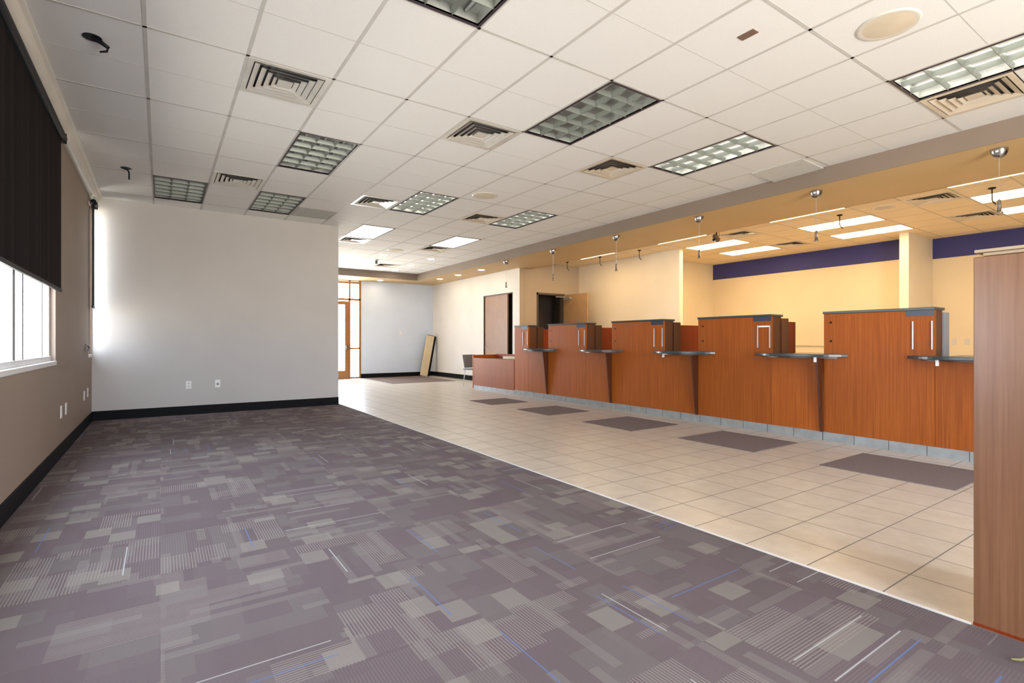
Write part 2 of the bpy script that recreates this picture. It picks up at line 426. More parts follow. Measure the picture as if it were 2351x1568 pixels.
# soffit: dropped beam between hall and tellers, turning along the far end
struct('soffit_1', MB().box(XS, XS2, YN, YE, SZ, SZ + 0.01).box(XP, XS, YF, YE, SZ, SZ + 0.01), M['soffit'], 'flat tan underside of the dropped soffit')
struct('soffit_2', MB().box(XS - 0.012, XS, YN, YF, SZ - 0.002, H + 0.01).box(XP, XS, YF - 0.012, YF, SZ - 0.002, H + 0.01), M['fascia'], 'taupe face of the dropped soffit')
struct('soffit_3', MB().box(XS2 - 0.012, XS2, YN, 10.9, SZ, H + 0.01), M['fascia'])

# ------------------------------------------------------------------ walls
W1a, W1b, W2a, W2b = 1.4, 6.42, 9.10, 9.485
WZ0, WZ1 = 0.95, 3.06
th_ = 0.22
wl = MB()
wl.box(XL - th_, XL, YN, W1a, 0, 3.5).box(XL - th_, XL, W1b, W2a, 0, 3.5).box(XL - th_, XL, W2b, YB + 0.12, 0, 3.5)
wl.box(XL - th_, XL, W1a, W1b, 0, WZ0).box(XL - th_, XL, W1a, W1b, WZ1, 3.5)
wl.box(XL - th_, XL, W2a, W2b, 0, WZ0).box(XL - th_, XL, W2a, W2b, WZ1, 3.5)
struct('wall_left', wl, M['taupe'], 'taupe window wall on the left')
struct('wall_middle', MB().box(XL, XP, YB, YB + 0.13, 0, 3.5), M['greige'], 'blank pale grey partition wall facing the camera')
struct('wall_lobby', MB().box(XP - 0.13, XP, YB + 0.13, YE, 0, 3.5), M['greige'])
struct('baseboard_middle', MB().box(XL + 0.012, XP + 0.004, YB - 0.012, YB, 0.0, 0.135), M['base'], 'black rubber base along the partition wall', bevel=0.003)
struct('baseboard_left', MB().box(XL, XL + 0.012, YN, YB, 0.0, 0.135), M['base'], 'black rubber base along the window wall', bevel=0.003)
# rounded cream moulding along the window wall and ceiling
prof = [(XL + 0.0, H + 0.01)]
for k in range(0, 9):
    a = math.pi / 2 * k / 8
    prof.append((XL + 0.115 * (1 - math.cos(a)) * 0.0 + 0.02 + 0.095 * math.sin(a), H - 0.012 - 0.06 * math.cos(a)))
prof = [(XL, H + 0.012), (XL, H - 0.085), (XL + 0.02, H - 0.09)] + [(XL + 0.02 + 0.085 * math.sin(math.pi / 2 * k / 8), H - 0.022 - 0.068 * math.cos(math.pi / 2 * k / 8)) for k in range(1, 9)] + [(XL + 0.13, H - 0.012), (XL + 0.13, H + 0.012)]
struct('trim_1', MB().sweep(prof, YN, YB - 0.02), M['trim'], 'rounded cream moulding where window wall meets ceiling')

def window(n, ya, yb, mull, label):
    xg = XL - 0.06
    f = MB()
    for a in (ya, yb - 0.05): f.box(xg - 0.03, xg + 0.02, a, a + 0.05, WZ0, WZ1)
    f.box(xg - 0.03, xg + 0.03, ya, yb, WZ0, WZ0 + 0.05).box(xg - 0.03, xg + 0.03, ya, yb, WZ1 - 0.05, WZ1)
    w = struct('window_%d' % n, f, M['frame'], label, bevel=0.004)
    for a, b, mt in mull: struct('mullion', MB().box(xg - 0.012, xg + 0.02, a, b, WZ0 + 0.05, WZ1 - 0.05), M[mt], parent=w)
    struct('pane', MB().box(xg - 0.003, xg + 0.003, ya + 0.02, yb - 0.02, WZ0 + 0.02, WZ1 - 0.02), M['glass'], parent=w)
    struct('sill', MB().box(XL - 0.10, XL + 0.010, ya, yb, WZ0 - 0.035, WZ0 + 0.004), M['frame'], parent=w, bevel=0.004)
    return w
window(1, W1a, W1b, [(4.95, 5.03, 'framedk'), (5.25, 5.30, 'framedk'), (6.02, 6.06, 'framedk'), (3.7, 3.78, 'framedk'), (2.5, 2.58, 'framedk')], 'wide bright window under the dark blind, left edge')
window(2, W2a, W2b, [(9.27, 9.295, 'framedk')], 'narrow bright window in the corner by the partition')
portal((XL - 0.2, (W1a + W1b) / 2, (WZ0 + WZ1) / 2), (0, math.radians(-90), 0), WZ1 - WZ0, W1b - W1a)
portal((XL - 0.2, (W2a + W2b) / 2, (WZ0 + WZ1) / 2), (0, math.radians(-90), 0), WZ1 - WZ0, W2b - W2a)

# wall behind the camera with an unseen opening added and sized for its daylight
wb = MB().box(XL - 0.2, 1.0, YN - 0.15, YN, 0, 3.5).box(4.3, 13.2, YN - 0.15, YN, 0, 3.5).box(1.0, 4.3, YN - 0.15, YN, 2.7, 3.5).box(1.0, 4.3, YN - 0.15, YN, 0, 0.1)
struct('wall_front', wb, M['offwhite'], 'wall behind the viewpoint')
f = MB()
for x in (1.0, 2.62, 4.24): f.box(x, x + 0.06, YN - 0.11, YN - 0.05, 0.1, 2.7)
f.box(1.0, 4.3, YN - 0.11, YN - 0.05, 0.1, 0.16).box(1.0, 4.3, YN - 0.11, YN - 0.05, 2.64, 2.7)
struct('window_4', f, M['frame'], 'added unseen window opening behind the viewpoint, lets daylight in')
portal((2.65, YN - 0.14, 1.4), (math.radians(90), 0, 0), 3.3, 2.6)

# far end: storefront, pale blue wall, white wall with door
struct('wall_end', MB().box(5.12, XW + 0.62, YE, YE + 0.12, 0, 3.5), M['paleblue'], 'pale blue end wall right of the glass entrance')
struct('wall_lintel', MB().box(XP - 0.13, 5.12, YE, YE + 0.12, SZ - 0.05, 3.5), M['offwhite'])
sf = struct('window_3', MB().box(XP, 5.12, YE + 0.03, YE + 0.09, SZ - 0.10, SZ).box(XP, 5.12, YE + 0.03, YE + 0.09, 0, 0.05)
    .box(5.07, 5.13, YE - 0.01, YE + 0.10, 0, SZ).box(4.755, 4.805, YE - 0.01, YE + 0.10, 0, SZ).box(3.62, 3.67, YE + 0.02, YE + 0.10, 0, SZ).box(XP, XP + 0.05, YE + 0.02, YE + 0.10, 0, SZ)
    .box(XP, 5.12, YE - 0.01, YE + 0.10, 2.39, 2.45).box(4.78, 5.1, YE - 0.01, YE + 0.10, 0.90, 0.95), M['orange'], 'orange wood framed glass entrance at the far end', bevel=0.003)
struct('pane', MB().box(XP, 5.12, YE + 0.055, YE + 0.06, 0.05, SZ - 0.1), M['glass'], parent=sf)
portal((3.9, YE + 0.14, 1.5), (math.radians(-90), 0, 0), 2.4, 2.9)
d = struct('door_3', MB().box(4.64, 4.755, YE + 0.0, YE + 0.05, 0.01, 2.36).box(3.68, 3.79, YE, YE + 0.05, 0.01, 2.36).box(3.79, 4.64, YE, YE + 0.05, 2.26, 2.36).box(3.79, 4.64, YE, YE + 0.05, 0.01, 0.25), M['orange'], 'orange wood framed glass entrance door', bevel=0.003)
struct('pane', MB().box(3.78, 4.65, YE + 0.022, YE + 0.028, 0.24, 2.27), M['glass'], parent=d)
struct('push_bar', MB().tube([(3.74, YE - 0.05, 0.95), (4.70, YE - 0.05, 0.95)], 0.014), M['alu'], parent=d)
struct('door_handle', MB().box(4.66, 4.72, YE - 0.06, YE, 0.88, 1.02), M['doordk'], parent=d)
D1a, D1b, D1z = 11.12, 12.60, 2.42
wr = MB().box(XW, XW + 0.12, 10.82, D1a, 0, SZ + 0.01).box(XW, XW + 0.12, D1b, YE, 0, SZ + 0.01).box(XW, XW + 0.12, D1a, D1b, D1z, SZ + 0.01)
struct('wall_right', wr, M['offwhite'], 'off-white side wall with a brown door')
struct('baseboard_right', MB().box(XW - 0.012, XW, D1b, YE, 0.0, 0.135), M['base'], 'black base along the off-white side wall')
struct('baseboard_end', MB().box(5.12, XW, YE - 0.012, YE, 0.0, 0.135), M['base'], 'black base along the pale blue end wall')
d = struct('door_1', MB().box(XW + 0.03, XW + 0.075, D1a + 0.30, D1b - 0.02, 0.01, D1z - 0.02), M['door'], 'plain brown door in the off-white side wall', bevel=0.003)
struct('door_frame', MB().box(XW + 0.0, XW + 0.12, D1b - 0.025, D1b + 0.0, 0, D1z).box(XW, XW + 0.12, D1a, D1a + 0.03, 0, D1z).box(XW, XW + 0.12, D1a, D1b, D1z - 0.025, D1z), M['doordk'], parent=d)
struct('door_handle', MB().tube([(XW + 0.03, D1b - 0.12, 0.98), (XW - 0.03, D1b - 0.12, 0.98), (XW - 0.03, D1b - 0.24, 0.98)], 0.011), M['chrome'], parent=d)
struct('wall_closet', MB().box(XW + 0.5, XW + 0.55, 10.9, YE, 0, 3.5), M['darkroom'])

# wall with the open door beside the counter
YD = 10.87
DX0, DX1, DZ = 8.14, 9.06, 2.42
wd = MB().box(XW + 0.12, DX0, YD, YD + 0.12, 0, 3.5).box(DX1, 9.66, YD, YD + 0.12, 0, 3.5).box(DX0, DX1, YD, YD + 0.12, DZ, 3.5).box(XW + 0.001, XW + 0.12, YD - 0.055, YD + 0.12, 0, SZ)
M['passage'] = paint('shaded_passage_paint', (0.46, 0.38, 0.285))  # darker colour stands in for this wall being unlit
struct('wall_passage', wd, M['passage'], 'wall with the open door beside the far teller, shade in its colour')
d = struct('door_2', MB().box(DX1 - 0.02, DX1 + 0.025, YD - 0.96, YD - 0.02, 0.01, DZ - 0.03), M['doortan'], 'tan door standing open beside the far teller', bevel=0.003)
struct('door_frame', MB().box(DX0, DX0 + 0.05, YD - 0.01, YD + 0.13, 0, DZ).box(DX1 - 0.03, DX1 + 0.03, YD - 0.012, YD + 0.13, 0, DZ).box(DX0, DX1, YD - 0.01, YD + 0.13, DZ - 0.05, DZ), M['doordk'], parent=d)
struct('door_closer', MB().box(DX1 - 0.09, DX1 - 0.02, YD - 0.35, YD - 0.08, DZ - 0.16, DZ - 0.10).tube([(DX1 - 0.06, YD - 0.12, DZ - 0.09), (DX1 - 0.3, YD - 0.02, DZ - 0.09)], 0.01), M['alu'], parent=d)
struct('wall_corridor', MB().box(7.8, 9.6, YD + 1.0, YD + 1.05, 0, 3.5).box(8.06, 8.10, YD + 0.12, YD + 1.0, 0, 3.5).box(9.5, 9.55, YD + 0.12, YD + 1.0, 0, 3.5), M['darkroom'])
XA = 9.60
struct('wall_teller', MB().box(XA, XA + 0.12, 7.50, YD + 0.12, 0, 3.5), M['cream'], 'cream side wall behind the far tellers')
struct('wall_alcove', MB().box(XA + 0.12, 12.5, 8.60, 8.72, 0, 3.5), M['gold'], 'golden wall of the recess behind the tellers')
XB = 12.42
struct('wall_back', MB().box(XB, XB + 0.12, 4.0, 8.62, 0, 2.80), M['gold'], 'golden rear wall of the teller area')
struct('trim_3', MB().box(XB - 0.004, XB + 0.12, 4.07, 8.60, 2.80, 3.5), M['navy'], 'navy painted band on the rear teller wall')
struct('wall_rear', MB().box(12.95, 13.07, YN, 3.95, 0, 2.80), M['gold'], 'golden rear wall right of the column')
struct('trim_4', MB().box(12.946, 13.07, YN, 3.92, 2.80, 3.5), M['navy'], 'navy painted band right of the column')
struct('column_1', MB().box(11.73, 12.96, 3.92, 4.07, 0, 3.5), M['cream'], 'cream wall end between the two navy bands')
struct('trim_5', MB().box(XB - 0.03, XB, 4.07, 8.6, 1.04, 1.09), M['gold'], 'narrow chair rail on the rear teller wall')
struct('wall_side', MB().box(XS2, 13.1, YN - 0.02, YN, 0, H), M['gold'])

# ------------------------------------------------------------------ fixtures in the ceilings
def troffer(name, label, i, j, lit, group):
    t = thing(name, label, 'ceiling light', (X0 + i * T, Y0 + j * T, H), group=group)
    w, l = T, 2 * T
    rim = MB()
    e = 0.022
    rim.box(0.006, w - 0.006, 0.006, e, -0.006, 0.012).box(0.006, w - 0.006, l - e, l - 0.006, -0.006, 0.012).box(0.006, e, e, l - e, -0.006, 0.012).box(w - e, w - 0.006, e, l - e, -0.006, 0.012)
    rim.build('frame', M['rim'], t)
    h = MB()
    h.box(e, w - e, e, l - e, 0.075, 0.085).box(e - 0.002, e, e, l - e, 0, 0.10).box(w - e, w - e + 0.002, e, l - e, 0, 0.10).box(e, w - e, e - 0.002, e, 0, 0.10).box(e, w - e, l - e, l - e + 0.002, 0, 0.10)
    rf = h.build('reflector', M['reflector'], t)
    lv = MB(); nx, ny = 3, 6
    for k in range(1, nx):
        x = e + (w - 2 * e) * k / nx; lv.hull([(x - 0.002, e, 0.0), (x + 0.002, e, 0.0), (x + 0.002, l - e, 0.0), (x - 0.002, l - e, 0.0), (x - 0.016, e, 0.040), (x + 0.016, e, 0.040), (x + 0.016, l - e, 0.040), (x - 0.016, l - e, 0.040)])
    for k in range(1, ny):
        y = e + (l - 2 * e) * k / ny; lv.hull([(e, y - 0.002, 0.0), (w - e, y - 0.002, 0.0), (w - e, y + 0.002, 0.0), (e, y + 0.002, 0.0), (e, y - 0.014, 0.040), (w - e, y - 0.014, 0.040), (w - e, y + 0.014, 0.040), (e, y + 0.014, 0.040)])
    lv.build('louver', M['louver'], t)
    if lit == 2: MB().box(e, w - e, e, l - e, 0.003, 0.005).build('lens', M['glowplate'], t)  # added glowing plate, stands in for lamp light reflected by the louver blades
    for k in range(nx):
        x = e + (w - 2 * e) * (k + 0.5) / nx
        MB().tube([(x, e + 0.01, 0.060), (x, l - e - 0.01, 0.060)], 0.011, 8).build('tube', M[('tubeoff', 'tubeon', 'tubeon2')[lit]], rf, smooth=True)
    return t
tro = [
 (2, -4, 0, 'unlit louvered ceiling light cut off by the top edge of the photo'),
 (5, -2, 0, 'large unlit louvered ceiling light with dark rim near the top centre'),
 (2, 2, 0, 'unlit louvered ceiling light with dark rim between the two left air vents'),
 (0, 6, 0, 'unlit bluish louvered ceiling light nearest the window wall'),
 (8, -2, 1, 'glowing louvered ceiling light nearest the tan soffit in the middle'),
 (8, -6, 1, 'bright louvered ceiling light at the top right corner beside an air vent'),
 (2, 6, 0, 'unlit grey louvered ceiling light just before the partition wall'),
 (5, 4, 1, 'pale louvered ceiling light beyond the partition corner, next to an air vent'),
 (8, 4, 1, 'pale louvered ceiling light right of the small round speaker'),
 (5, 8, 2, 'bright louvered ceiling light close behind the end of the partition wall'),
 (8, 8, 2, 'bright louvered ceiling light furthest along the hall near the downlights')]
for i, j, lit, lab in tro: troffer('ceiling_light', lab, i, j, lit, 'louvered lights in the hall ceiling')

def vent(label, x, y, mat, group, warm=False):
    t = thing('air_vent', label, 'air vent', (x, y, H), group=group)
    w = T
    mm = MB(); e0 = 0.05
    mm.box(0.012, w - 0.012, 0.012, e0, -0.004, 0.006).box(0.012, w - 0.012, w - e0, w - 0.012, -0.004, 0.006).box(0.012, e0, e0, w - e0, -0.004, 0.006).box(w - e0, w - 0.012, e0, w - e0, -0.004, 0.006)
    mm.build('frame', mat, t)
    for k, (a, b) in enumerate(((0.058, 0.098), (0.110, 0.150), (0.162, 0.200), (0.212, 0.240))):   # sloped concentric rings
        r = MB(); z0, z1 = -0.004, 0.012
        for q in range(4):
            c, s_ = [(1, 0), (0, 1), (-1, 0), (0, -1)][q]
            def P(u, v, z): uu, vv = u - w / 2, v - w / 2; return (w / 2 + c * uu - s_ * vv, w / 2 + s_ * uu + c * vv, z)
            vs = [r.b.verts.new(P(*p)) for p in ((a, a, z0), (w - a, a, z0), (w - b, b, z1), (b, b, z1))]
            r.b.faces.new(vs)
            vs = [r.b.verts.new(P(*p)) for p in ((a, a, z0 - 0.003), (w - a, a, z0 - 0.003), (w - b, b, z1 - 0.003), (b, b, z1 - 0.003))]
            r.b.faces.new(vs)
        r.build('louver_ring', mat, t)
    MB().box(0.25, w - 0.25, 0.25, w - 0.25, 0.0, 0.006).build('centre_plate', mat, t)
    MB().box(0.03, w - 0.03, 0.03, w - 0.03, 0.06, 0.065).build('throat', M['ventdk'], t)
    return t
vl = {(1, 0): 'square air vent nearest the top left, left of the nearest dark-rimmed light', (4, 0): 'square air vent left of the large top centre light',
 (7, 0): 'square air vent just left of the glowing light by the soffit', (1, 5): 'square air vent beside the bluish light near the window wall',
 (4, 5): 'square air vent touching the pale light past the partition corner', (7, 5): 'square air vent left of the pale light under the round speaker',
 (9, -5): 'square air vent beside the bright light in the top right corner', (8, 10): 'square air vent at the end of the furthest bright louvered light',
 (5, 10): 'small dark air vent right at the partition wall end', (8, 15): 'square air vent furthest away among the ceiling downlights'}
for (i, j), lab in vl.items(): vent(lab, X0 + i * T, Y0 + j * T, M['ventwarm'] if i >= 7 else M['vent'], 'air vents in the hall ceiling')
for (a, b), lab in zip(tv, ('teller ceiling air vent left of the long lights at the right edge', 'teller ceiling air vent above the right navy band', 'teller ceiling air vent beside the far light above the left navy band', 'teller ceiling air vent near the soffit edge in the middle')):
    vent(lab, TX + a * T, TY + b * T, M['ventwarm'], 'air vents in the teller ceiling')

def teller_light(label, x, y, z=H):
    t = thing('panel_light', label, 'ceiling light', (x, y, z), group='lit panels in the teller ceiling')
    w, l, e = T, 2 * T, 0.022
    MB().box(0.008, w - 0.008, 0.008, e, -0.005, 0.01).box(0.008, w - 0.008, l - e, l - 0.008, -0.005, 0.01).box(0.008, e, e, l - e, -0.005, 0.01).box(w - e, w - 0.008, e, l - e, -0.005, 0.01).build('frame', M['tbar'], t)
    MB().box(e, w - e, e, l - e, 0.002, 0.006).build('lens', M['lens'], t)
    return t
tlab = ['lit panel light left of the cream column, nearer of the middle pair', 'lit panel light touching the cream column top, further of the middle pair', 'lit panel light above the left end of the navy band',
 'lit panel light beyond the soffit above the cream wall', 'lit panel light cut by the right edge, nearer of the two', 'lit panel light cut by the right edge, further of the two',
 'sliver of a lit panel light just past the soffit edge, nearest visible', 'sliver of a lit panel light past the soffit edge left of the camera', 'sliver of a lit panel light past the soffit edge, furthest', 'lit panel light past the soffit edge at far right']
for (x, y), lab, k in zip(tl_lights, tlab, range(99)):
    teller_light(lab, x, y, H if k < 6 else H - 0.010)

def speaker(label, x, y, r=0.17):
    t = thing('ceiling_speaker', label, 'speaker', (x, y, H), group='round ceiling speakers')
    MB().lathe([(r * 0.86, -0.004), (r, -0.006), (r + 0.012, -0.002), (r + 0.012, 0.006)]).build('rim', M['trim'], t, smooth=True)
    MB().lathe([(0, -0.010), (r * 0.5, -0.010), (r * 0.87, -0.004)]).build('grille', M['beigegr'], t, smooth=True)
    return t
speaker('large round beige ceiling speaker at the top right', X0 + 6.61 * T, Y0 - 4.51 * T, 0.165)
speaker('small round beige ceiling speaker in the middle of the hall ceiling', X0 + 6.4 * T, Y0 + 3.51 * T)
speaker('faint round ceiling speaker among the far downlights', X0 + 7.38 * T, Y0 + 11.56 * T)
speaker('round speaker in the teller ceiling above the long panel light', 9.25, 3.42, 0.14)
t = thing('return_grille', 'plain grey return grille panel against the partition wall', 'air vent', (X0 + 3 * T, Y0 + 7 * T, H))
MB().box(0.01, T - 0.01, 0.01, T - 0.01, 0.0, 0.008).build('frame', M['greypanel'], t)
g = MB()
for k in range(14): g.box(0.04, T - 0.04, 0.04 + k * 0.038, 0.05 + k * 0.038, -0.005, 0.0)
g.build('slats', M['greypanel'], t)
tag(MB().box(X0 + 5.47 * T, X0 + 5.58 * T, Y0 - 3.66 * T, Y0 - 3.47 * T, H - 0.002, H + 0.008).build('ceiling_slot', plain('brown_slot', (0.16, 0.10, 0.075), 0.6)), 'small brown rectangular patch on a ceiling tile, top right', 'ceiling patch')
t = thing('ceiling_panel', 'slightly sagging grey-edged ceiling tile against the soffit', 'ceiling tile', (X0 + 10 * T, Y0 - 1.9 * T, H))
MB().hull([(0, 0, -0.004), (0.50, 0, -0.02), (0.50, 0.6, -0.03), (0, 0.6, -0.012), (0, 0, 0.004), (0.50, 0, -0.004), (0.50, 0.6, -0.01), (0, 0.6, 0.0)]).build('panel', plain('grey_edged_tile', (0.56, 0.56, 0.54), 0.9, spec=0.2), t)
def cable(label, x, y, pts, r=0.007):
    t = thing('ceiling_cable', label, 'cable', (x, y, H), group='loose cables from the ceiling')
    MB().lathe([(0, -0.003), (0.055, -0.002), (0.055, 0.006)], seg=20).build('hole', M['black'], t)
    MB().tube(pts, r, 8).build('cable', M['black'], t, smooth=True)
cable('thick curled black cable hanging from the ceiling, top left', X0 - 0.49 * T, Y0 + 0.57 * T, [(0.0, 0, 0.0), (0.05, 0.0, -0.02), (0.085, -0.005, -0.045), (0.08, -0.01, -0.075), (0.04, -0.01, -0.09)], [0.014, 0.015, 0.013, 0.009, 0.006])
cable('thin black cable hanging from the ceiling above the window wall', X0 - 0.42 * T, Y0 + 5.8 * T, [(-0.04, 0, 0.0), (0.02, 0.0, -0.02), (0.03, 0, -0.05), (0.03, 0, -0.13)], 0.009)

def can(label, x, y, z):
    t = thing('downlight', label, 'downlight', (x, y, z), group='recessed downlights at the far end')
    MB().lathe([(0.085, -0.004), (0.105, -0.004), (0.108, 0.004)]).build('rim', M['white'], t, smooth=True)
    MB().lathe([(0, -0.003), (0.085, -0.003)]).build('lens', M['can'], t, smooth=True)
for x, y, z, lab in ((6.95, 11.69, SZ, 'lit downlight in the soffit nearest the open brown door'), (6.95, 12.97, SZ, 'lit downlight in the soffit, middle of the three'), (6.94, 14.1, SZ, 'lit downlight in the soffit at the inner corner'),
    (5.58, 15.45, SZ, 'lit downlight in the soffit above the pale blue wall'), (4.44, 12.0, H, 'lit downlight in the tile ceiling, leftmost'), (5.62, 11.91, H, 'lit downlight in the tile ceiling, rightmost and nearest'),
    (5.65, 13.24, H, 'lit downlight in the tile ceiling, middle of its row'), (5.66, 14.42, H, 'lit downlight in the tile ceiling, right before the far soffit')):
    can(lab, x, y, z)
t = thing('ceiling_sensor', 'small dark sensor hanging near the far downlights', 'sensor', (4.53, 12.82, H))
MB().lathe([(0.05, 0.004), (0.05, -0.01), (0.02, -0.02), (0, -0.02)], seg=16).build('base', M['white'], t)
MB().tube([(0, 0, -0.02), (0, 0, -0.10)], 0.03, 10).build('head', M['ventdk'], t)

# pendants without shades under the soffit
def pendant(label, x, y):
    t = thing('pendant_canopy', label, 'pendant light', (x, y, SZ), group='bare pendant drops under the soffit')
    r = 0.068
    MB().lathe([(r * 0.9, 0.002), (r, -0.004)] + [(r * math.cos(a), -0.01 - 0.085 * math.sin(a)) for a in [k * math.pi / 16 for k in range(0, 8)]] + [(0, -0.095)]).build('canopy', M['chrome'], t, smooth=True)
    MB().tube([(0, 0, -0.09), (0, 0, -0.50)], 0.0028, 6).build('cord', M['alu'], t)
    MB().lathe([(0.004, -0.49), (0.014, -0.50), (0.018, -0.56), (0.018, -0.61), (0.03, -0.615), (0.03, -0.625), (0, -0.625)], seg=14).build('socket', M['chrome'], t, smooth=True)
    return t
plab = ['shadeless pendant nearest the right edge, largest silver canopy', 'shadeless pendant left of the nearest one, above the fourth teller wall', 'shadeless pendant in the middle of the row, left of the security camera',
        'shadeless pendant above the cream side wall', 'shadeless pendant with pale rod in front of the open door', 'shadeless pendant furthest away, above the off-white side wall']
for (x, y), lab in zip(((6.765, 1.522), (6.767, 3.227), (6.711, 4.885), (6.69, 6.579), (6.644, 8.308), (6.64, 10.046)), plab): pendant(lab, x, y)

def hook(label, x, y):
    t = thing('ceiling_hook', label, 'ceiling mount', (x, y, H), group='black mounts hanging from the teller ceiling')
    MB().lathe([(0.04, 0.004), (0.04, -0.012), (0.012, -0.02), (0, -0.02)], seg=14).build('base', M['black'], t)
    MB().tube([(0, 0, -0.015), (0, 0, -0.16), (0.01, -0.01, -0.19), (0.04, -0.03, -0.22)], 0.008, 8).build('rod', M['black'], t)
for (x, y), lab in zip(((9.28, 2.16), (9.2, 4.02), (8.99, 8.12), (8.89, 9.29), (8.77, 10.38)), ('black mount in front of the panel light at the right edge', 'black mount in front of the middle panel lights',
    'black mount above the cream side wall, nearest of three', 'black mount above the cream side wall, middle of three', 'black mount by the passage wall, furthest of three')): hook(lab, x, y)
t = thing('security_camera', 'small dark security camera hanging from the teller ceiling', 'camera', (8.6, 5.88, H))
MB().lathe([(0.04, 0.004), (0.04, -0.012), (0.012, -0.02), (0, -0.02)], seg=14).build('mount', M['black'], t)
MB().tube([(0, 0, -0.015), (0, 0, -0.10)], 0.014, 8).build('stem', M['black'], t)
MB().box(-0.09, 0.07, -0.03, 0.03, -0.17, -0.10, Matrix.Rotation(0.5, 3, 'Y')).build('body', plain('brown_camera_body', (0.09, 0.06, 0.05), 0.4), t, bevel=0.008)
MB().tube([(-0.10, 0, -0.185), (-0.07, 0, -0.165)], 0.022, 12).build('lens', M['black'], t)
MB().tube([(0.05, 0, -0.10), (0.085, 0, -0.08), (0.075, 0, -0.03), (0.03, 0, 0.0)], 0.005, 6).build('wire', M['black'], t)

# ------------------------------------------------------------------ blinds
def blind(label, ya, yb, z0, z1):
    t = thing('roller_blind', label, 'blind', (XL, (ya + yb) / 2, z1), group='dark roller blinds')
    dy = (yb - ya) / 2
    MB().box(0.035, 0.038, -dy, dy - 0.0, z0 - z1, -0.03).build('fabric', M['blind'], t)
    MB().tube([(0.05, -dy - 0.01, -0.03), (0.05, dy + 0.02, -0.03)], 0.032, 16).build('roller', M['black'], t, smooth=True)
    MB().box(0.005, 0.075, dy + 0.02, dy + 0.035, -0.075, 0.02).build('bracket', M['black'], t)
    MB().box(0.028, 0.045, -dy, dy, z0 - z1, z0 - z1 + 0.03).build('hem_bar', M['black'], t)
blind('wide dark roller blind at the left edge', 1.35, 6.44, 1.60, 3.09)
blind('narrow dark roller blind in the corner by the partition', 9.14, 9.40, 1.60, 3.09)
t = thing('blind_chain_holder', 'small dark chain holder beside the corner window', 'bracket', (XL, 8.76, 1.05))
MB().box(0, 0.02, -0.02, 0.02, -0.05, 0.05).build('plate', M['framedk'], t, bevel=0.003)
MB().tube([(0.02, 0, 0.03), (0.04, 0, 0.0), (0.02, 0, -0.03)], 0.006, 8).build('loop', M['black'], t)

# ------------------------------------------------------------------ outlets
def outlet(label, loc, axis, w=0.075, h=0.12, sockets=True, mat='white'):
    t = thing('wall_outlet', label, 'outlet', loc, group='wall plates')
    if axis == 'x': pl = MB().box(0, 0.007, -w / 2, w / 2, -h / 2, h / 2).build('plate', M[mat], t, bevel=0.002)
    elif axis == '-x': pl = MB().box(-0.007, 0, -w / 2, w / 2, -h / 2, h / 2).build('plate', M[mat], t, bevel=0.002)
    else: pl = MB().box(-w / 2, w / 2, -0.007, 0, -h / 2, h / 2).build('plate', M[mat], t, bevel=0.002)
    if sockets:
        for dz in (-0.026, 0.026):
            if axis == 'x': MB().box(0.007, 0.010, -0.016, 0.016, dz - 0.014, dz + 0.014).build('socket', M['trim'], pl)
            elif axis == '-x': MB().box(-0.010, -0.007, -0.016, 0.016, dz - 0.014, dz + 0.014).build('socket', M['trim'], pl)
            else: MB().box(-0.016, 0.016, -0.010, -0.007, dz - 0.014, dz + 0.014).build('socket', M['trim'], pl)
    return t
outlet('left white outlet plate on the partition wall', (0.36, YB, 0.46), 'y')
o = outlet('right white wall plate with dark centre on the partition wall', (0.755, YB, 0.462), 'y', sockets=False)
MB().box(-0.016, 0.016, -0.010, -0.007, -0.02, 0.012).build('jack', plain('grey_jack', (0.25, 0.25, 0.25)), o)
outlet('white outlet plate nearest the camera on the window wall', (XL, 6.73, 0.44), 'x')
outlet('second white plate beside the nearest one on the window wall', (XL, 7.04, 0.44), 'x', sockets=False)
outlet('white outlet plate on the window wall near the corner, left of its pair', (XL, 8.58, 0.44), 'x')
outlet('white outlet plate on the window wall closest to the corner', (XL, 8.98, 0.45), 'x', sockets=False)
outlet('white switch plate in the middle of the pale blue wall', (6.42, YE, 1.42), 'y', sockets=False)
outlet('low white outlet plate on the pale blue wall', (6.98, YE, 0.45), 'y')
outlet('cream outlet plate on the golden wall beside the wooden panel', (12.95, 3.58, 1.13), '-x', mat='trim')
outlet('cream plate next to another on the golden wall beside the wooden panel', (12.95, 3.38, 1.13), '-x', sockets=False, mat='trim')

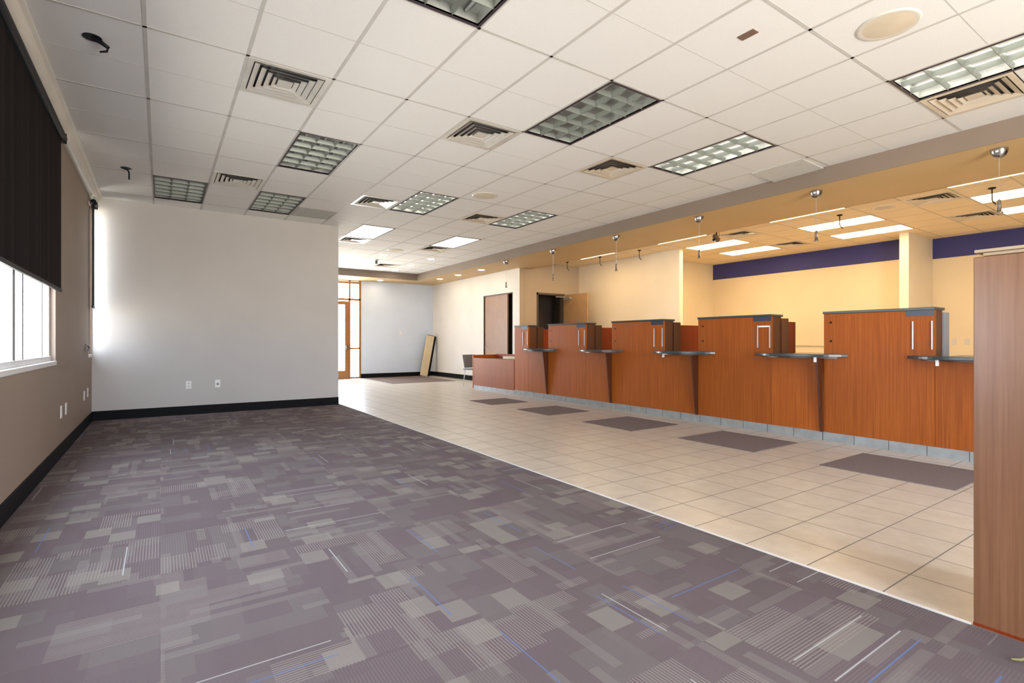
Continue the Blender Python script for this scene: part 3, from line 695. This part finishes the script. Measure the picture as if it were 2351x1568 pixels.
# ------------------------------------------------------------------ teller counter
XF = 6.30; ZT = 1.476
sta = [(2.93, 1.89), (4.61, 3.535), (6.305, 5.21), (8.04, 6.95), (9.21, 8.70)]
nexts = [1.20, 2.93, 4.61, 6.305, 8.04]
slabs = ['wooden teller station nearest the camera, with the widest tall panel', 'second wooden teller station, with a clear holder on its panel', 'third wooden teller station in the middle of the row',
         'fourth wooden teller station from the camera', 'fifth and furthest wooden teller station, narrow panel beside the low desk']
ledge_labels = ['dark rounded stone ledge meeting the foreground wooden desk end', 'dark rounded stone ledge between the nearest and second tall panels', 'dark rounded stone ledge in the middle of the five',
                'dark rounded stone ledge fourth from the camera', 'dark rounded stone ledge furthest away near the low desk']
for k, ((ya, yb), yn, lab) in enumerate(zip(sta, nexts, slabs)):
    t = thing('teller_station', lab, 'teller counter', (XF, yb, 0), group='teller stations in a row')
    L = ya - yb; G = yb - yn         # tall panel length, open bay length (towards the camera, -y)
    tp = MB().box(0.0, 0.03, 0.0, L - 0.009, 0.10, ZT - 0.028).build('tall_panel', M['wood'], t, bevel=0.002)
    # cabinet behind the tall panel
    MB().box(0.03, 0.24, 0.012, L - 0.004, 0.75, ZT - 0.028).build('cabinet', M['wooddark'], t, bevel=0.002)
    MB().box(-0.012, 0.26, -0.004, L - 0.001, ZT - 0.028, ZT).build('cap', M['granite'], t, bevel=0.004)['label'] = 'dark green granite cap'
    MB().box(0.24, 0.40, 0.0, 0.03, 0.75, ZT - 0.045).build('side_panel', M['wooddark'] if k else M['framedk'], t, bevel=0.002)
    MB().box(0.03, 0.63 if k == 1 else 1.35, 0.03, 0.06, 0.10, ZT - 0.085).build('divider', M['woodred'], t, bevel=0.002) if k else MB().box(0.03, 0.4, 0.03, 0.06, 0.1, ZT - 0.085).build('divider', M['wooddark'], t, bevel=0.002)
    # front of the open bay, leaning outwards towards the top
    MB().box(0.0, 0.03, -G, -0.003, 0.10, 0.957).build('lower_panel', M['wood'], t, bevel=0.001)
    MB().hull([(-0.03, -G, 0.10), (0.0, -G, 0.10), (0.0, -G + 0.022, 0.10), (-0.03, -G + 0.022, 0.10), (-0.13, -G, 0.938), (0.0, -G, 0.938), (0.0, -G + 0.022, 0.938), (-0.13, -G + 0.022, 0.938)]).build('ledge_bracket', M['wooddark'], t)
    MB().box(0.0, 0.75, -G + 0.002, 0.0, 0.955, 0.988).build('worktop', M['granite'], t, bevel=0.003)
    # rounded stone ledge standing proud of the front, a separate piece bridging two panels
    c = (-0.32, -0.325, -0.34, -0.38, -0.40)[k]; hl = 0.545
    ld = thing('stone_ledge', ledge_labels[k], 'ledge', (XF - 0.003, yb + c, 0.99), group='rounded stone ledges along the tellers')
    pts = [(-0.26 * (1 - abs(q / 12) ** 2.6) - 0.002, q / 12 * hl) for q in range(-12, 13)]
    MB().prism(pts, -0.030, 0.002).build('slab', M['granite'], ld, bevel=0.004)
    pts2 = [(-0.19 * (1 - abs(q / 12) ** 2.2), q / 12 * hl * 0.8) for q in range(-12, 13)]
    MB().prism(pts2, -0.048, -0.030).build('support', M['wooddark'], ld)
    if k < 3:
        yl = (1.83, 2.95, 5.10)[k] - yb - c
        MB().box(-0.15, -0.125, yl - 0.012, yl + 0.012, -0.09, -0.030).build('lock', M['white'], ld, bevel=0.003)
    MB().box(-0.004, 0.02, -G, L - 0.002, 0.0, 0.10).build('base_tiles', M['basetile'], t)
    # slot and sign holder on the tall panel
    y1 = min(0.24, L * 0.5)
    MB().box(-0.004, 0.0, 0.006, y1, ZT - 0.085, ZT - 0.028).build('slot', M['bluegrey'], tp)
    h = MB().box(-0.012, 0.0, 0.014, 0.027, 1.055, 1.34).build('sign_holder_rail', M['alu'], t, bevel=0.002)
    MB().box(-0.012, 0.0, y1 - 0.068, y1 - 0.055, 1.055, 1.34).build('sign_holder_rail', M['alu'], t, bevel=0.002)
    if k == 1: MB().box(-0.008, -0.003, 0.03, y1 - 0.07, 1.315, 1.335).build('clear_strip', M['white'], t)
    if L > 0.7:
        for z in (1.35, 1.14): MB().tube([(-0.003, L - 0.085, z), (0.004, L - 0.085, z)], 0.013, 12).build('screw_hole', M['black'], tp)

t = thing('low_desk', 'low open wooden desk at the far end of the teller row', 'desk', (XF, 9.225, 0))
LL = 10.97 - 9.225
MB().box(0, 0.03, 0, LL, 0.08, 0.74).build('front_panel', M['wood'], t, bevel=0.002)
MB().box(-0.004, 0.72, LL - 0.0, LL + 0.04, 0.0, 0.81).build('side_panel', M['wood'], t, bevel=0.002)
MB().box(0.65, 0.69, 0.0, LL, 0.0, 0.83).build('back_panel', M['woodred'], t, bevel=0.002)
MB().box(0.03, 0.65, 0.0, LL, 0.70, 0.73).build('desk_top', M['wooddark'], t, bevel=0.002)
MB().box(0.004, 0.02, 0, LL, 0.0, 0.08).build('base_tiles', M['basetile'], t)
tag(MB().box(6.42, 6.62, 9.35, 9.85, 0.74, 0.80).build('cardboard_tray', M['paper'], bevel=0.004), 'cream cardboard tray lying on the low desk', 'tray')

# grey stacking chair behind the low desk
t = thing('office_chair', 'grey shell chair standing past the low desk', 'chair', (6.60, 11.42, 0), 0.2)
sh = MB(); sh.hull([(-0.22, -0.2, 0.42), (0.2, -0.2, 0.42), (0.2, 0.2, 0.42), (-0.22, 0.2, 0.42), (-0.23, -0.21, 0.45), (0.21, -0.21, 0.45), (0.21, 0.21, 0.45), (-0.23, 0.21, 0.45)]); sh.build('seat', M['chairgrey'], t, bevel=0.012)
bk = MB(); bk.hull([(-0.19, 0.17, 0.47), (0.17, 0.17, 0.47), (0.17, 0.20, 0.47), (-0.19, 0.20, 0.47), (-0.21, 0.23, 0.80), (0.19, 0.23, 0.80), (0.19, 0.255, 0.80), (-0.21, 0.255, 0.80)]); bk.build('backrest', M['chairgrey'], t, bevel=0.01)
for sx in (-1, 1):
    for sy in (-1, 1): MB().tube([(sx * 0.18, sy * 0.17, 0.43), (sx * 0.21, sy * 0.21, 0.0)], 0.011, 8).build('leg', M['alu'], t)
    MB().tube([(sx * 0.17, 0.19, 0.43), (sx * 0.17, 0.21, 0.55)], 0.010, 8).build('back_support', M['alu'], t)

# leaning board
t = thing('leaning_board', 'narrow cream board leaning against the off-white wall corner', 'board', (6.95, 15.56, 0), 0)
a = math.radians(11)
MB().box(0, 0.24, -0.03, 0.03, 0, 1.32, Matrix.Rotation(a, 3, 'Y'), (0.24, 0, 0)).build('face', M['boardface'], t)
MB().box(0.24, 0.31, -0.028, 0.10, 0, 1.33, Matrix.Rotation(a, 3, 'Y'), (0.24, 0, 0)).build('edge', M['base'], t)
MB().box(0, 0.24, -0.032, 0.032, 1.32, 1.34, Matrix.Rotation(a, 3, 'Y'), (0.24, 0, 0)).build('top_edge', M['doordk'], t)

# carpet mats in front of the tellers
mats = [(5.0, 5.9, 1.37, 2.36, 'dark brown carpet mat nearest the camera in front of the tellers'), (5.02, 5.9, 3.01, 3.95, 'second brown carpet mat from the camera'), (4.92, 5.85, 4.58, 5.51, 'third brown carpet mat from the camera'),
        (4.92, 5.77, 6.27, 7.13, 'fourth brown carpet mat from the camera'), (4.90, 5.7, 7.88, 8.68, 'fifth and faintest brown carpet mat near the low desk'), (5.15, 7.05, 13.3, 15.86, 'brown carpet patch in front of the pale blue wall')]
for i, (x0, x1, y0, y1, lab) in enumerate(mats):
    o = MB().box(0, x1 - x0, 0, y1 - y0, 0.0, 0.006).build('floor_mat', M['inset'], bevel=0.002); o.location = (x0, y0, 0.0)
    tag(o, lab, 'mat', 'carpet mats on the tile floor')

# tall wooden desk end in the foreground, right
t = thing('tall_wood_desk', 'tall wooden desk end filling the right foreground', 'desk', (2.70, 0.685, 0))
MB().box(0, 0.03, -1.5, 0, 0.0, 1.472).build('side_panel', M['woodnear'], t, bevel=0.003)
MB().box(0.03, 0.55, -0.03, -0.003, 0.0, 1.46).build('end_panel', M['woodnear'], t, bevel=0.003)
MB().box(0.03, 0.55, -1.5, -0.03, 0.1, 1.46).build('cabinet', M['wooddark'], t)
MB().box(0.004, 0.57, -1.5, -0.028, 1.474, 1.487).build('lower_cap', M['capcream'], t, bevel=0.002)
MB().box(-0.006, 0.60, -1.5, -0.004, 1.488, 1.500).build('upper_cap', M['capcream'], t, bevel=0.002)
MB().box(-0.004, 0.0, -1.5, 0.0, 0.0, 0.012).build('bottom_strip', M['woodred'], t)
t = tag(MB().tube([(2.50, 0.53, 0.008), (2.515, 0.51, 0.01), (2.54, 0.505, 0.008), (2.56, 0.48, 0.012)], [0.003, 0.005, 0.004, 0.002], 8).build('dry_leaf', plain('yellow_green_scrap', (0.22, 0.20, 0.07), 0.7)), 'tiny yellow-green scrap on the carpet at the bottom right', 'scrap')
